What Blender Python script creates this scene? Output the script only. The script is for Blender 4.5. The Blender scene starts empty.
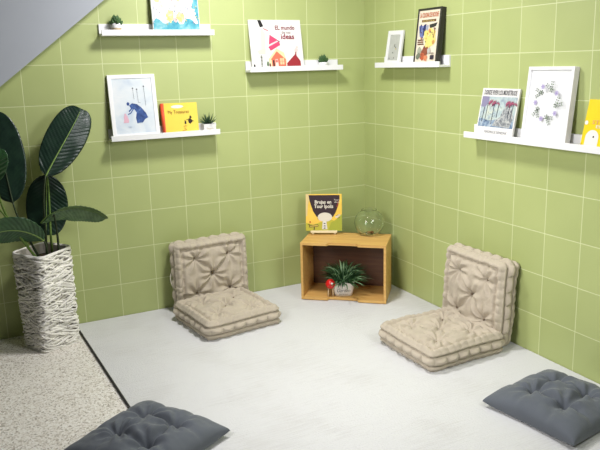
import bpy, bmesh, math, random
from mathutils import Vector, Matrix, noise
random.seed(7)
PI = math.pi
SC = bpy.context.scene
COL = SC.collection

# ---------------------------------------------------------------- materials
MATS = {}
def mat(name, col, rough=0.6, spec=0.4, var=0.0, vscale=30, bump=0.0, bscale=80, sheen=0.0, metal=0.0, coat=0.0):
    if name in MATS: return MATS[name]
    m = bpy.data.materials.new(name); m.use_nodes = True
    nt = m.node_tree; b = nt.nodes['Principled BSDF']
    c = tuple(col) + (1,)
    b.inputs['Base Color'].default_value = c
    b.inputs['Roughness'].default_value = rough
    b.inputs['Specular IOR Level'].default_value = spec
    b.inputs['Metallic'].default_value = metal
    b.inputs['Sheen Weight'].default_value = sheen
    b.inputs['Coat Weight'].default_value = coat
    tc = nt.nodes.new('ShaderNodeTexCoord')
    n = nt.nodes.new('ShaderNodeTexNoise'); n.inputs['Scale'].default_value = vscale; n.inputs['Detail'].default_value = 4
    nt.links.new(tc.outputs['Object'], n.inputs['Vector'])
    r = nt.nodes.new('ShaderNodeValToRGB')
    r.color_ramp.elements[0].position = .3; r.color_ramp.elements[1].position = .7
    r.color_ramp.elements[0].color = tuple(max(0, x*(1-var)) for x in col) + (1,)
    r.color_ramp.elements[1].color = tuple(min(1, x*(1+var)) for x in col) + (1,)
    nt.links.new(n.outputs['Fac'], r.inputs['Fac']); nt.links.new(r.outputs['Color'], b.inputs['Base Color'])
    if bump:
        n2 = nt.nodes.new('ShaderNodeTexNoise'); n2.inputs['Scale'].default_value = bscale; n2.inputs['Detail'].default_value = 5
        nt.links.new(tc.outputs['Object'], n2.inputs['Vector'])
        bp = nt.nodes.new('ShaderNodeBump'); bp.inputs['Strength'].default_value = bump; bp.inputs['Distance'].default_value = .002
        nt.links.new(n2.outputs['Fac'], bp.inputs['Height']); nt.links.new(bp.outputs['Normal'], b.inputs['Normal'])
    MATS[name] = m
    return m

def lin(r, g, b):   # sRGB 0-255 -> linear
    f = lambda v: (v/255/12.92) if v/255 <= .04045 else ((v/255+.055)/1.055)**2.4
    return (f(r), f(g), f(b))
def flat(r, g, b, rough=.55):
    return mat('print_%d_%d_%d' % (r, g, b), tuple(.76*x for x in lin(r, g, b)), rough, .3)

def tile_mat(name, axis, off, zoff, pitch=.2):
    m = bpy.data.materials.new(name); m.use_nodes = True
    nt = m.node_tree; b = nt.nodes['Principled BSDF']; N = nt.nodes.new; K = nt.links.new
    tc = N('ShaderNodeTexCoord'); sp = N('ShaderNodeSeparateXYZ'); K(tc.outputs['Object'], sp.inputs[0])
    def mth(op, a, c=None):
        n = N('ShaderNodeMath'); n.operation = op
        for i, v in enumerate((a, c)):
            if v is None: continue
            if isinstance(v, (int, float)): n.inputs[i].default_value = v
            else: K(v, n.inputs[i])
        return n.outputs[0]
    def coord(o, of):
        return mth('DIVIDE', mth('SUBTRACT', o, of), pitch)
    u = coord(sp.outputs[axis], off); v = coord(sp.outputs[2], zoff)
    du = mth('ABSOLUTE', mth('SUBTRACT', mth('FRACT', mth('ADD', u, .5)), .5))
    dv = mth('ABSOLUTE', mth('SUBTRACT', mth('FRACT', mth('ADD', v, .5)), .5))
    d = mth('MULTIPLY', mth('MINIMUM', du, dv), pitch)
    g = N('ShaderNodeMapRange'); g.inputs['From Min'].default_value = .0007; g.inputs['From Max'].default_value = .0025
    K(d, g.inputs['Value'])
    cx = N('ShaderNodeCombineXYZ'); K(mth('FLOOR', u), cx.inputs[0]); K(mth('FLOOR', v), cx.inputs[1])
    wn = N('ShaderNodeTexWhiteNoise'); K(cx.outputs[0], wn.inputs['Vector'])
    no = N('ShaderNodeTexNoise'); no.inputs['Scale'].default_value = 5; no.inputs['Detail'].default_value = 3; K(tc.outputs['Object'], no.inputs['Vector'])
    f = mth('ADD', mth('MULTIPLY', wn.outputs['Value'], .45), mth('MULTIPLY', no.outputs['Fac'], .6))
    r = N('ShaderNodeValToRGB'); r.color_ramp.elements[0].position = 0; r.color_ramp.elements[1].position = 1
    r.color_ramp.elements[0].color = TILE_A + (1,); r.color_ramp.elements[1].color = TILE_B + (1,)
    K(f, r.inputs['Fac'])
    mx = N('ShaderNodeMix'); mx.data_type = 'RGBA'
    mx.inputs['A'].default_value = GROUT + (1,)
    K(g.outputs[0], mx.inputs['Factor']); K(r.outputs['Color'], mx.inputs['B']); K(mx.outputs['Result'], b.inputs['Base Color'])
    rr = N('ShaderNodeMapRange'); rr.inputs['To Min'].default_value = .8; rr.inputs['To Max'].default_value = .5
    K(g.outputs[0], rr.inputs['Value']); K(rr.outputs[0], b.inputs['Roughness'])
    b.inputs['Specular IOR Level'].default_value = .6
    bp = N('ShaderNodeBump'); bp.inputs['Strength'].default_value = .35; bp.inputs['Distance'].default_value = .0015
    K(g.outputs[0], bp.inputs['Height']); K(bp.outputs['Normal'], b.inputs['Normal'])
    return m
TILE_A = lin(160, 171, 108); TILE_B = lin(176, 186, 122); GROUT = lin(207, 214, 164)

def terrazzo():
    m = bpy.data.materials.new('terrazzo'); m.use_nodes = True
    nt = m.node_tree; b = nt.nodes['Principled BSDF']; N = nt.nodes.new; K = nt.links.new
    tc = N('ShaderNodeTexCoord')
    v = N('ShaderNodeTexVoronoi'); v.inputs['Scale'].default_value = 170; K(tc.outputs['Object'], v.inputs['Vector'])
    r = N('ShaderNodeValToRGB'); cr = r.color_ramp; cr.interpolation = 'CONSTANT'
    cr.elements[0].position = 0; cr.elements[0].color = lin(170, 160, 148) + (1,)
    cr.elements[1].position = .09; cr.elements[1].color = lin(206, 198, 187) + (1,)
    for p, c in ((.22, (228, 222, 213)), (.42, (238, 233, 226)), (.7, (248, 245, 240))):
        e = cr.elements.new(p); e.color = lin(*c) + (1,)
    sp = N('ShaderNodeSeparateColor'); K(v.outputs['Color'], sp.inputs[0]); K(sp.outputs[0], r.inputs['Fac'])
    n = N('ShaderNodeTexNoise'); n.inputs['Scale'].default_value = 260; K(tc.outputs['Object'], n.inputs['Vector'])
    r2 = N('ShaderNodeValToRGB'); r2.color_ramp.elements[0].position = .36; r2.color_ramp.elements[1].position = .5
    r2.color_ramp.elements[0].color = lin(228, 226, 222) + (1,); r2.color_ramp.elements[1].color = (1, 1, 1, 1)
    K(n.outputs['Fac'], r2.inputs['Fac'])
    mx = N('ShaderNodeMix'); mx.data_type = 'RGBA'; mx.blend_type = 'MULTIPLY'; mx.inputs['Factor'].default_value = 1
    K(r.outputs['Color'], mx.inputs['A']); K(r2.outputs['Color'], mx.inputs['B']); K(mx.outputs['Result'], b.inputs['Base Color'])
    b.inputs['Roughness'].default_value = .45
    return m

def rug_mat():
    m = bpy.data.materials.new('white_woven_rug'); m.use_nodes = True
    nt = m.node_tree; b = nt.nodes['Principled BSDF']; N = nt.nodes.new; K = nt.links.new
    tc = N('ShaderNodeTexCoord'); mp = N('ShaderNodeMapping'); mp.inputs['Scale'].default_value = (9, 160, 1); K(tc.outputs['Object'], mp.inputs['Vector'])
    n = N('ShaderNodeTexNoise'); n.inputs['Scale'].default_value = 1; n.inputs['Detail'].default_value = 6; K(mp.outputs[0], n.inputs['Vector'])
    n2 = N('ShaderNodeTexNoise'); n2.inputs['Scale'].default_value = 3.5; n2.inputs['Detail'].default_value = 6; K(tc.outputs['Object'], n2.inputs['Vector'])
    ad = N('ShaderNodeMath'); ad.operation = 'ADD'; K(n.outputs['Fac'], ad.inputs[0]); K(n2.outputs['Fac'], ad.inputs[1])
    r = N('ShaderNodeValToRGB'); r.color_ramp.elements[0].position = .7; r.color_ramp.elements[1].position = 1.15
    r.color_ramp.elements[0].color = lin(200, 199, 198) + (1,); r.color_ramp.elements[1].color = lin(209, 209, 209) + (1,)
    mr = N('ShaderNodeMath'); mr.operation = 'MULTIPLY'; mr.inputs[1].default_value = 1; K(ad.outputs[0], mr.inputs[0])
    K(mr.outputs[0], r.inputs['Fac']); K(r.outputs['Color'], b.inputs['Base Color'])
    b.inputs['Roughness'].default_value = .9; b.inputs['Specular IOR Level'].default_value = .1
    bp = N('ShaderNodeBump'); bp.inputs['Strength'].default_value = .6; bp.inputs['Distance'].default_value = .004
    n3 = N('ShaderNodeTexNoise'); n3.inputs['Scale'].default_value = 140; K(tc.outputs['Object'], n3.inputs['Vector'])
    a2 = N('ShaderNodeMath'); a2.operation = 'ADD'; K(n3.outputs['Fac'], a2.inputs[0]); K(n.outputs['Fac'], a2.inputs[1])
    K(a2.outputs[0], bp.inputs['Height']); K(bp.outputs['Normal'], b.inputs['Normal'])
    return m

def wood_mat(name, c1, c2, rough=.45):
    m = bpy.data.materials.new(name); m.use_nodes = True
    nt = m.node_tree; b = nt.nodes['Principled BSDF']; N = nt.nodes.new; K = nt.links.new
    tc = N('ShaderNodeTexCoord'); mp = N('ShaderNodeMapping'); mp.inputs['Scale'].default_value = (3, 40, 40); K(tc.outputs['Object'], mp.inputs['Vector'])
    n = N('ShaderNodeTexNoise'); n.inputs['Scale'].default_value = 1.5; n.inputs['Detail'].default_value = 5; K(mp.outputs[0], n.inputs['Vector'])
    r = N('ShaderNodeValToRGB'); r.color_ramp.elements[0].position = .35; r.color_ramp.elements[1].position = .65
    r.color_ramp.elements[0].color = lin(*c1) + (1,); r.color_ramp.elements[1].color = lin(*c2) + (1,)
    K(n.outputs['Fac'], r.inputs['Fac']); K(r.outputs['Color'], b.inputs['Base Color']); b.inputs['Roughness'].default_value = rough
    return m

def watercolor(name, stops, scale=6):
    m = bpy.data.materials.new(name); m.use_nodes = True
    nt = m.node_tree; b = nt.nodes['Principled BSDF']; N = nt.nodes.new; K = nt.links.new
    tc = N('ShaderNodeTexCoord'); n = N('ShaderNodeTexNoise'); n.inputs['Scale'].default_value = scale; n.inputs['Detail'].default_value = 5
    n.inputs['Distortion'].default_value = .8
    K(tc.outputs['Object'], n.inputs['Vector'])
    r = N('ShaderNodeValToRGB'); cr = r.color_ramp
    cr.elements[0].position = stops[0][0]; cr.elements[0].color = tuple(.76*x for x in lin(*stops[0][1])) + (1,)
    cr.elements[1].position = stops[-1][0]; cr.elements[1].color = tuple(.76*x for x in lin(*stops[-1][1])) + (1,)
    for p, c in stops[1:-1]:
        e = cr.elements.new(p); e.color = tuple(.76*x for x in lin(*c)) + (1,)
    K(n.outputs['Fac'], r.inputs['Fac']); K(r.outputs['Color'], b.inputs['Base Color']); b.inputs['Roughness'].default_value = .6
    b.inputs['Specular IOR Level'].default_value = .25
    return m

# ---------------------------------------------------------------- object helpers
def obj(name, bm, m, parent=None, smooth=False, bevel=0):
    me = bpy.data.meshes.new(name)
    bm.normal_update(); bm.to_mesh(me); bm.free()
    for mm in (m if isinstance(m, (list, tuple)) else [m]): me.materials.append(mm)
    if smooth:
        for p in me.polygons: p.use_smooth = True
    o = bpy.data.objects.new(name, me); COL.objects.link(o)
    if parent is not None: o.parent = parent
    if bevel:
        b = o.modifiers.new('bevel', 'BEVEL'); b.width = bevel; b.segments = 2; b.limit_method = 'ANGLE'
    return o
def tag(o, label, cat, group=None, kind=None):
    o['label'] = label; o['category'] = cat
    if group: o['group'] = group
    if kind: o['kind'] = kind
    return o
def thing(name, label, cat, loc=(0, 0, 0), rz=0, group=None, rx=0):
    o = bpy.data.objects.new(name, None); COL.objects.link(o); o.empty_display_size = .05
    o.matrix_world = Matrix.Translation(loc) @ Matrix.Rotation(rz, 4, 'Z') @ Matrix.Rotation(rx, 4, 'X')
    return tag(o, label, cat, group)

def box(bm, x0, x1, y0, y1, z0, z1, mi=0):
    vs = [bm.verts.new((x, y, z)) for x in (x0, x1) for y in (y0, y1) for z in (z0, z1)]
    for q in ((0, 1, 3, 2), (4, 6, 7, 5), (0, 4, 5, 1), (2, 3, 7, 6), (0, 2, 6, 4), (1, 5, 7, 3)):
        f = bm.faces.new([vs[i] for i in q]); f.material_index = mi
    return bm
def bx(*a):
    return box(bmesh.new(), *a)
def tube(bm, pts, rad, seg=8, mi=0, cap=True, flat_=1.0):
    pts = [Vector(p) for p in pts]
    if not isinstance(rad, (list, tuple)): rad = [rad]*len(pts)
    rings = []; up = Vector((0, 0, 1))
    for i, p in enumerate(pts):
        t = (pts[min(i+1, len(pts)-1)] - pts[max(i-1, 0)]).normalized()
        a = t.cross(up)
        if a.length < 1e-3: a = t.cross(Vector((1, 0, 0)))
        a.normalize(); b = t.cross(a).normalized()
        rings.append([bm.verts.new(p + (a*math.cos(2*PI*k/seg) + b*math.sin(2*PI*k/seg)*flat_)*rad[i]) for k in range(seg)])
    for i in range(len(rings)-1):
        for k in range(seg):
            f = bm.faces.new((rings[i][k], rings[i][(k+1) % seg], rings[i+1][(k+1) % seg], rings[i+1][k])); f.material_index = mi; f.smooth = True
    if cap:
        for r in (rings[0][::-1], rings[-1]):
            f = bm.faces.new(r); f.material_index = mi
    return bm
def lathe(bm, prof, seg=32, c=(0, 0, 0), mi=0):
    rings = []
    for r, z in prof:
        if r < 1e-6: rings.append([bm.verts.new((c[0], c[1], c[2]+z))])
        else: rings.append([bm.verts.new((c[0]+r*math.cos(2*PI*k/seg), c[1]+r*math.sin(2*PI*k/seg), c[2]+z)) for k in range(seg)])
    for a, b in zip(rings, rings[1:]):
        for k in range(seg):
            q = [a[k % len(a)], a[(k+1) % len(a)], b[(k+1) % len(b)], b[k % len(b)]]
            q2 = []
            for v in q:
                if v not in q2: q2.append(v)
            if len(q2) > 2:
                f = bm.faces.new(q2); f.material_index = mi; f.smooth = True
    return bm
def bez(P, n=20):
    P = [Vector(p) for p in P]; out = []
    for i in range(n+1):
        t = i/n; Q = P[:]
        while len(Q) > 1: Q = [a.lerp(b, t) for a, b in zip(Q, Q[1:])]
        out.append(Q[0])
    return out

# ---------------------------------------------------------------- camera
F, CX, CY = 683.02, 302.116, 209.947
yaw, pit, roll = .46383, -.21191, -.0248
f_ = Vector((math.sin(yaw)*math.cos(pit), math.cos(yaw)*math.cos(pit), math.sin(pit)))
r0 = Vector((math.cos(yaw), -math.sin(yaw), 0)); u0 = r0.cross(f_)
r_ = r0*math.cos(roll) + u0*math.sin(roll); u_ = -r0*math.sin(roll) + u0*math.cos(roll)
cd = bpy.data.cameras.new('camera'); cam = bpy.data.objects.new('camera', cd); COL.objects.link(cam)
M = Matrix((r_, u_, -f_)).transposed().to_4x4(); M.translation = (-2.3121, -3.7056, 1.37185)
cam.matrix_world = M
cd.sensor_fit = 'HORIZONTAL'; cd.sensor_width = 36; cd.lens = F/600*36
cd.shift_x = -(CX-300)/600; cd.shift_y = (CY-225)/600; cd.clip_start = .05
SC.camera = cam

# ---------------------------------------------------------------- the room
ZR = 6.96337*.2
def struct(name, o, label, cat='room'):
    o['kind'] = 'structure'; o['label'] = label; o['category'] = cat; return o
struct('wall_left', obj('wall_left', bx(-3.4, .1, 0, .1, -.05, 2.7), tile_mat('green_tile_left', 0, -.98231*.2, ZR)), 'green square tiled wall behind the plant and the left chair cushion', 'wall')
struct('wall_right', obj('wall_right', bx(0, .1, -4.2, 0, -.05, 2.7), tile_mat('green_tile_right', 1, -.61891*.2, ZR)), 'green square tiled wall on the right, behind the long shelf', 'wall')
struct('floor', obj('floor', bx(-3.4, 0, -4.2, 0, -.05, 0), terrazzo()), 'speckled beige terrazzo floor', 'floor')
# sloping grey staircase side at the top left
bm = bmesh.new()
sl = (1.702-1.295)/(2.104-1.583)
za = 1.295 + sl*(2.104-3.4); zb = 2.7; xb = -2.104 + (2.7-1.295)/sl
va = [bm.verts.new(p) for y in (-.1, -.0005) for p in ((-3.4, y, 1.295 - sl*(3.4-2.104)), (xb, y, 2.7), (-3.4, y, 2.7))]
bm.faces.new((va[0], va[1], va[2])); bm.faces.new((va[5], va[4], va[3]))
for i in range(3):
    j = (i+1) % 3; bm.faces.new((va[i], va[i+3], va[j+3], va[j]))
bmesh.ops.recalc_face_normals(bm, faces=bm.faces)
struct('stair_side', obj('stair_side', bm, mat('grey_paint', lin(166, 170, 178), .7, .2, .03, 2)), 'smooth grey sloping side of a stair at the upper left', 'stair_side')
def grid_slab(x0, x1, y0, y1, z1, amp, seed, step=.03, slant=0):
    bm = bmesh.new(); nx = int((x1-x0)/step); ny = int((y1-y0)/step)
    g = []
    for j in range(ny+1):
        row = []
        for i in range(nx+1):
            y = y0+(y1-y0)*j/ny; xl = x0+slant*(y1-y); x = xl+(x1-xl)*i/nx
            e = min(i, nx-i, j, ny-j)/3
            z = z1 + amp*(noise.noise((x*2.2+seed, y*2.2, 0))*.7 + noise.noise((x*6+seed, y*6, 3))*.3)*min(1, e)
            row.append(bm.verts.new((x, y, z)))
        g.append(row)
    for j in range(ny):
        for i in range(nx):
            bm.faces.new((g[j][i], g[j][i+1], g[j+1][i+1], g[j+1][i])).smooth = True
    per = [g[0][i] for i in range(nx+1)] + [g[j][nx] for j in range(1, ny+1)] + [g[ny][i] for i in range(nx-1, -1, -1)] + [g[j][0] for j in range(ny-1, 0, -1)]
    per = [bm.verts.new(v.co) for v in per]
    low = [bm.verts.new((v.co.x, v.co.y, .0004)) for v in per]
    for k in range(len(per)):
        l = (k+1) % len(per); bm.faces.new((per[k], low[k], low[l], per[l]))
    bm.faces.new(low)
    bmesh.ops.recalc_face_normals(bm, faces=bm.faces)
    return bm
RUG = rug_mat()
t = thing('rug', 'large off-white woven rug reaching into the room corner under both seat cushions', 'rug', (0, 0, 0))
obj('pile', grid_slab(-1.853, -.004, -1.236, -.004, .0085, .0025, 1, slant=.043), RUG, t)
bm = bmesh.new(); tube(bm, [(-1.858 + .043*(-.004-y), y, .0058) for y in [-.01-.0612*k for k in range(21)]], .0052, 6)
obj('edge_strip', bm, mat('charcoal_strip', lin(52, 50, 48), .8), t)  # dark strip along the left edge of the rug
t = thing('rug', 'large off-white woven rug in the foreground, under the grey tufted pillows', 'rug', (0, 0, 0))
obj('pile', grid_slab(-1.80, -.004, -3.2, -1.2368, .0085, .0025, 7), RUG, t)
bm = bmesh.new(); tube(bm, [(-1.805, -1.24-.0612*k, .0058) for k in range(31)], .0052, 6)
obj('edge_strip', bm, MATS['charcoal_strip'], t)  # same dark strip on the foreground rug

# ---------------------------------------------------------------- shelves
WHITE = mat('white_lacquer', lin(226, 226, 226), .4, .4, .01)
SHELF_TXT = [
 ('L', -1.603, -1.003, 1.531, 'white picture ledge at the top left, holding a turquoise painting and a little plant'),
 ('L', -1.597, -.997, .993, 'white picture ledge nearest the big plant, holding a framed print and a yellow book'),
 ('L', -.800, -.198, 1.327, 'white picture ledge just left of the room corner, holding one wide white book'),
 ('R', -.240, -.838, 1.334, 'short white picture ledge just right of the room corner, with a black framed poster'),
 ('R', -1.045, -2.25, .993, 'long white picture ledge at the right, running out of the photo')]
for w, a0, a1, B, lab in SHELF_TXT:
    L = abs(a1-a0); c = (a0+a1)/2
    loc, rz = ((c, 0, B), 0) if w == 'L' else ((0, c, B), -PI/2)
    t = thing('picture_ledge', lab, 'shelf', loc, rz, None)
    obj('board', bx(-L/2, L/2, -.068, -.012, 0, .012), WHITE, t, bevel=.001)
    obj('lip', bx(-L/2, L/2, -.078, -.068, 0, .029), WHITE, t, bevel=.001)
    obj('back_panel', bx(-L/2, L/2, -.012, -.0004, 0, .061), WHITE, t, bevel=.001)

def wall_item(name, label, cat, wall, c, z, D, h, yaw_=0, group=None, tilt=0, extra=0):
    th = math.asin(D/h)
    if wall == 'L': loc, rz = (c, -D-.0006-extra, z), 0
    else: loc, rz = (-D-.0006, c, z), -PI/2
    o = bpy.data.objects.new(name, None); COL.objects.link(o); o.empty_display_size = .05
    o.matrix_world = Matrix.Translation(loc) @ Matrix.Rotation(rz+yaw_, 4, 'Z') @ Matrix.Rotation(-th, 4, 'X') @ Matrix.Rotation(tilt, 4, 'Y')
    return tag(o, label, cat, group)

class Art:
    """flat printed shapes on a cover: u,v in 0..1 over a rectangle of w x h, at depth y"""
    def __init__(s, w, h, y, x0=None, z0=0):
        s.w, s.h, s.y = w, h, y; s.x0 = -w/2 if x0 is None else x0; s.z0 = z0
        s.bm = bmesh.new(); s.m = []; s.layer = 0
    def mi(s, m):
        if m not in s.m: s.m.append(m)
        return s.m.index(m)
    def P(s, u, v): return (s.x0+u*s.w, s.y - .0004 - s.layer*.00012, s.z0+v*s.h)
    def poly(s, pts, m):
        vs = [s.bm.verts.new(s.P(*p)) for p in pts]
        f = s.bm.faces.new(vs); f.material_index = s.mi(m); f.normal_update()
        if f.normal.y > 0: f.normal_flip()
        s.layer += 1; return s
    def rect(s, u0, v0, u1, v1, m): return s.poly([(u0, v0), (u1, v0), (u1, v1), (u0, v1)], m)
    def blob(s, u, v, ru, rv, m, n=18, rough=0, rot=0, seed=0):
        rnd = random.Random(seed + int(u*977+v*331)); pts = []
        for k in range(n):
            a = 2*PI*k/n; q = 1+rough*(rnd.random()-.5)*2
            x, y = ru*q*math.cos(a)*s.w, rv*q*math.sin(a)*s.h
            pts.append((u+(x*math.cos(rot)-y*math.sin(rot))/s.w, v+(x*math.sin(rot)+y*math.cos(rot))/s.h))
        return s.poly(pts, m)
    def line(s, pts, wd, m):
        for (a, b), (c, d) in zip(pts, pts[1:]):
            dx, dy = (c-a)*s.w, (d-b)*s.h; l = math.hypot(dx, dy) or 1
            nx, ny = -dy/l*wd/2/s.w, dx/l*wd/2/s.h
            s.poly([(a+nx, b+ny), (c+nx, d+ny), (c-nx, d-ny), (a-nx, b-ny)], m)
        return s
    def done(s, parent, name='illustration'):
        return obj(name, s.bm, s.m, parent)
    def text(s, st, u, v, size, m, parent, name='lettering', width=None, align='CENTER', shear=0, off=0, rot=0):
        cu = bpy.data.curves.new(name, 'FONT'); cu.body = st; cu.size = size; cu.align_x = align; cu.shear = shear; cu.offset = off
        cu.resolution_u = 2
        o = bpy.data.objects.new(name, cu); COL.objects.link(o); bpy.context.view_layer.update()
        me = bpy.data.meshes.new_from_object(o, depsgraph=bpy.context.evaluated_depsgraph_get())
        bpy.data.objects.remove(o)
        xs = [q.co.x for q in me.vertices]; sx = 1
        if width and xs: sx = width/(max(xs)-min(xs))
        me.transform(Matrix.Rotation(PI/2, 4, 'X') @ Matrix.Rotation(rot, 4, 'Z') @ Matrix.Diagonal((sx, 1, 1, 1)))
        p = s.P(u, v); me.transform(Matrix.Translation((p[0], s.y-.0022, p[2])))
        me.materials.clear(); me.materials.append(m)
        oo = bpy.data.objects.new(name, me); COL.objects.link(oo); oo.parent = parent
        return oo

def frame(t, w, h, th, bw, m, inset=.004):
    """moulding with mitred look, backing board"""
    bm = bmesh.new()
    out = [(-w/2, 0), (w/2, 0), (w/2, h), (-w/2, h)]; inn = [(-w/2+bw, bw), (w/2-bw, bw), (w/2-bw, h-bw), (-w/2+bw, h-bw)]
    R = []
    for pts, y in ((out, 0), (out, -th), (inn, -th), (inn, -th+inset), ):
        R.append([bm.verts.new((x, y, z)) for x, z in pts])
    for a, b in zip(R, R[1:]):
        for k in range(4): bm.faces.new((a[k], a[(k+1) % 4], b[(k+1) % 4], b[k]))
    bm.faces.new(R[0]); bm.faces.new(R[-1])
    bmesh.ops.recalc_face_normals(bm, faces=bm.faces)
    return obj('frame_moulding', bm, m, t, bevel=.0008)

# --- framed print, left wall
t = wall_item('framed_print', 'white frame with a blue bending figure, on the ledge nearest the big plant', 'picture', 'L', -1.459, 1.0055, .048, .33)
w, h, th = .25, .33, .016
frame(t, w, h, th, .02, WHITE)
paper = watercolor('pale_blue_wash', [(.3, (206, 220, 236)), (.5, (232, 240, 246)), (.7, (246, 248, 250))], 9)
a = Art(w-.04, h-.04, -th+.0035, z0=.02); a.rect(0, 0, 1, 1, paper); a.done(t, 'paper')
a = Art(w-.04, h-.04, -th+.0032, z0=.02)
blue = watercolor('blue_ink', [(.3, (38, 62, 120)), (.6, (70, 100, 165)), (.8, (120, 150, 200))], 40)
pink = flat(238, 188, 205); ink = flat(70, 75, 95)
a.poly([(.38, .51), (.46, .55), (.58, .53), (.69, .46), (.79, .36), (.83, .28), (.75, .25), (.68, .19), (.54, .18), (.52, .28), (.55, .38), (.50, .44), (.42, .45)], blue)
a.blob(.355, .54, .036, .032, blue); a.line([(.46, .47), (.36, .40)], .007, blue); a.line([(.48, .45), (.40, .37), (.33, .35)], .005, blue)
a.poly([(.22, .32), (.30, .34), (.34, .24), (.33, .20), (.20, .20), (.22, .26)], pink); a.blob(.26, .35, .025, .02, pink)
for x, y0, y1 in ((.52, .62, .82), (.62, .56, .80), (.80, .5, .85)):
    a.line([(x, y0), (x-.01, y1)], .0012, ink); a.blob(x-.01, y1, .018, .012, ink, 8)
a.line([(.62, .56), (.68, .55)], .001, ink)
a.line([(.56, .2), (.66, .19)], .002, flat(150, 180, 220)); a.line([(.3, .13), (.4, .12)], .002, flat(190, 205, 225))
a.done(t)
# --- yellow book with red spine
t = wall_item('picture_book', 'yellow book with a red spine, leaning beside the white framed print', 'book', 'L', -1.208, 1.0055, .030, .168, yaw_=-.06, extra=.006)
w, h, th = .19, .168, .022
obj('page_block', bx(-w/2+.003, w/2-.004, -th+.003, -.003, .003, h-.003), flat(240, 236, 220), t)
ycov = mat('yellow_cover', lin(222, 198, 60), .4, .4, .04, 12)
bm = bx(-w/2, w/2, -th, -th+.003, 0, h); box(bm, -w/2, w/2, -.003, 0, 0, h)
obj('cover', bm, ycov, t)
bm = bmesh.new(); tube(bm, [(-w/2+.0005, -th/2, 0), (-w/2+.0005, -th/2, h)], th/2, 14, flat_=1)
obj('spine', bm, mat('red_spine', lin(222, 84, 48), .45), t)['label'] = 'orange-red book spine'
a = Art(w, h, -th)
a.rect(.0, 0, .035, 1, MATS['red_spine']); a.blob(.42, .88, .18, .055, flat(250, 248, 232), 24)
dk = flat(52, 32, 24)
a.blob(.76, .40, .062, .10, dk, 16, .2); a.blob(.78, .52, .035, .04, dk, 12); a.poly([(.77, .54), (.76, .60), (.79, .56)], dk)
a.line([(.72, .42), (.66, .46)], .003, dk); a.line([(.81, .42), (.87, .38)], .003, dk)
a.blob(.62, .35, .028, .06, dk, 12, .2); a.poly([(.60, .40), (.595, .45), (.62, .41)], dk); a.poly([(.64, .40), (.65, .45), (.63, .41)], dk)
a.line([(.55, .22), (.60, .25), (.58, .16), (.64, .12), (.50, .08)], .002, flat(205, 120, 60)); a.line([(.6, .25), (.66, .24)], .002, flat(205, 120, 60))
a.done(t)
a.text('My Treasures', .44, .66, .026, flat(170, 100, 40), t, width=.115)

# --- succulent builder
def succulent(label, loc, kind):
    t = thing('succulent_plant', label, 'plant', loc)
    if kind == 'box':
        bm = bmesh.new()
        b0, b1, H = .030, .034, .044
        vs = [[bm.verts.new((sx*b, sy*b*.75, z)) for sx, sy in ((-1, -1), (1, -1), (1, 1), (-1, 1))] for b, z in ((b0, 0), (b1, H), (b1-.004, H), (b1-.005, H-.006))]
        for p, q in zip(vs, vs[1:]):
            for k in range(4): bm.faces.new((p[k], p[(k+1) % 4], q[(k+1) % 4], q[k]))
        bm.faces.new(vs[0][::-1]); bm.faces.new(vs[-1]).material_index = 1
        obj('pot', bm, [WHITE, mat('potting_soil', lin(70, 56, 44), .9)], t)
        a = Art(.06, .04, -.0245); a.bm.verts.ensure_lookup_table()
        a.y = -.0262
        a.text('Thanks', .5, .4, .013, flat(176, 160, 110), t, width=.042); a.bm.free()
    elif kind == 'bowl':
        bm = bmesh.new()
        lathe(bm, [(.0, 0), (.018, 0), (.028, .008), (.034, .022), (.033, .030), (.030, .030), (.029, .024), (0, .024)], 28)
        obj('pot', bm, WHITE, t, smooth=True); H = .028
    else:
        bm = bmesh.new(); lathe(bm, [(.0, 0), (.024, 0), (.028, .018), (.0285, .022)], 28)
        obj('pot', bm, mat('pale_wood', lin(190, 170, 138), .6), t, smooth=True)
        bm = bmesh.new(); lathe(bm, [(.0285, .022), (.031, .040), (.028, .040), (.027, .034), (0, .034)], 28)
        obj('pot_collar', bm, WHITE, t, smooth=True); H = .038
    g = mat('succulent_green' if kind != 'box' else 'aloe_green', lin(44, 74, 48) if kind != 'tuft' else lin(60, 92, 50), .5, .4, .3, 60)
    rnd = random.Random(len(label)); n = {'box': 26, 'bowl': 44, 'tuft': 40}[kind]
    for k in range(n):
        bm = bmesh.new(); a = k*2.399; q = (k+.5)/n
        el = {'box': 1.45-q*.95, 'bowl': 1.45-q*.95, 'tuft': 1.4-q*1.0}[kind]
        Ln = {'box': .066-.012*q, 'bowl': .032, 'tuft': .026}[kind]*(.85+.3*rnd.random())
        R0 = {'box': .004+.008*q, 'bowl': .003+.012*q, 'tuft': .004+.015*q}[kind]
        d = Vector((math.cos(a)*math.cos(el), math.sin(a)*math.cos(el), math.sin(el)))
        p0 = Vector((math.cos(a)*R0, math.sin(a)*R0, H-.004 + (.012*(1-q) if kind != 'box' else 0)))
        wd = {'box': .0044, 'bowl': .0095, 'tuft': .0115}[kind]
        prof = [.7, 1, .8, .45, .06] if kind == 'box' else [.4, .9, 1, .7, .08]
        tube(bm, [p0+d*Ln*s + Vector((0, 0, -.008 if kind == 'box' else .003))*s*s for s in (0, .25, .5, .75, 1)], [wd*x for x in prof], 6, flat_=.55)
        obj('leaf', bm, g, t)
    t.scale = (SCL[kind], SCL[kind], SCL[kind]*(1 if kind == 'box' else 1.4))
    return t
SCL = {'box': 1.08, 'bowl': .80, 'tuft': .88}
succulent('dark spiky little aloe in a white square pot beside the yellow book with red spine', (-1.052, -.040, 1.0055), 'box')
succulent('tiny green plant in a round wood-and-white pot at the left of the topmost left ledge', (-1.518, -.040, 1.5435), 'tuft')
succulent('small dark rosette succulent in a white bowl, right of the wide white book', (-.313, -.040, 1.3395), 'bowl')

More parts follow.
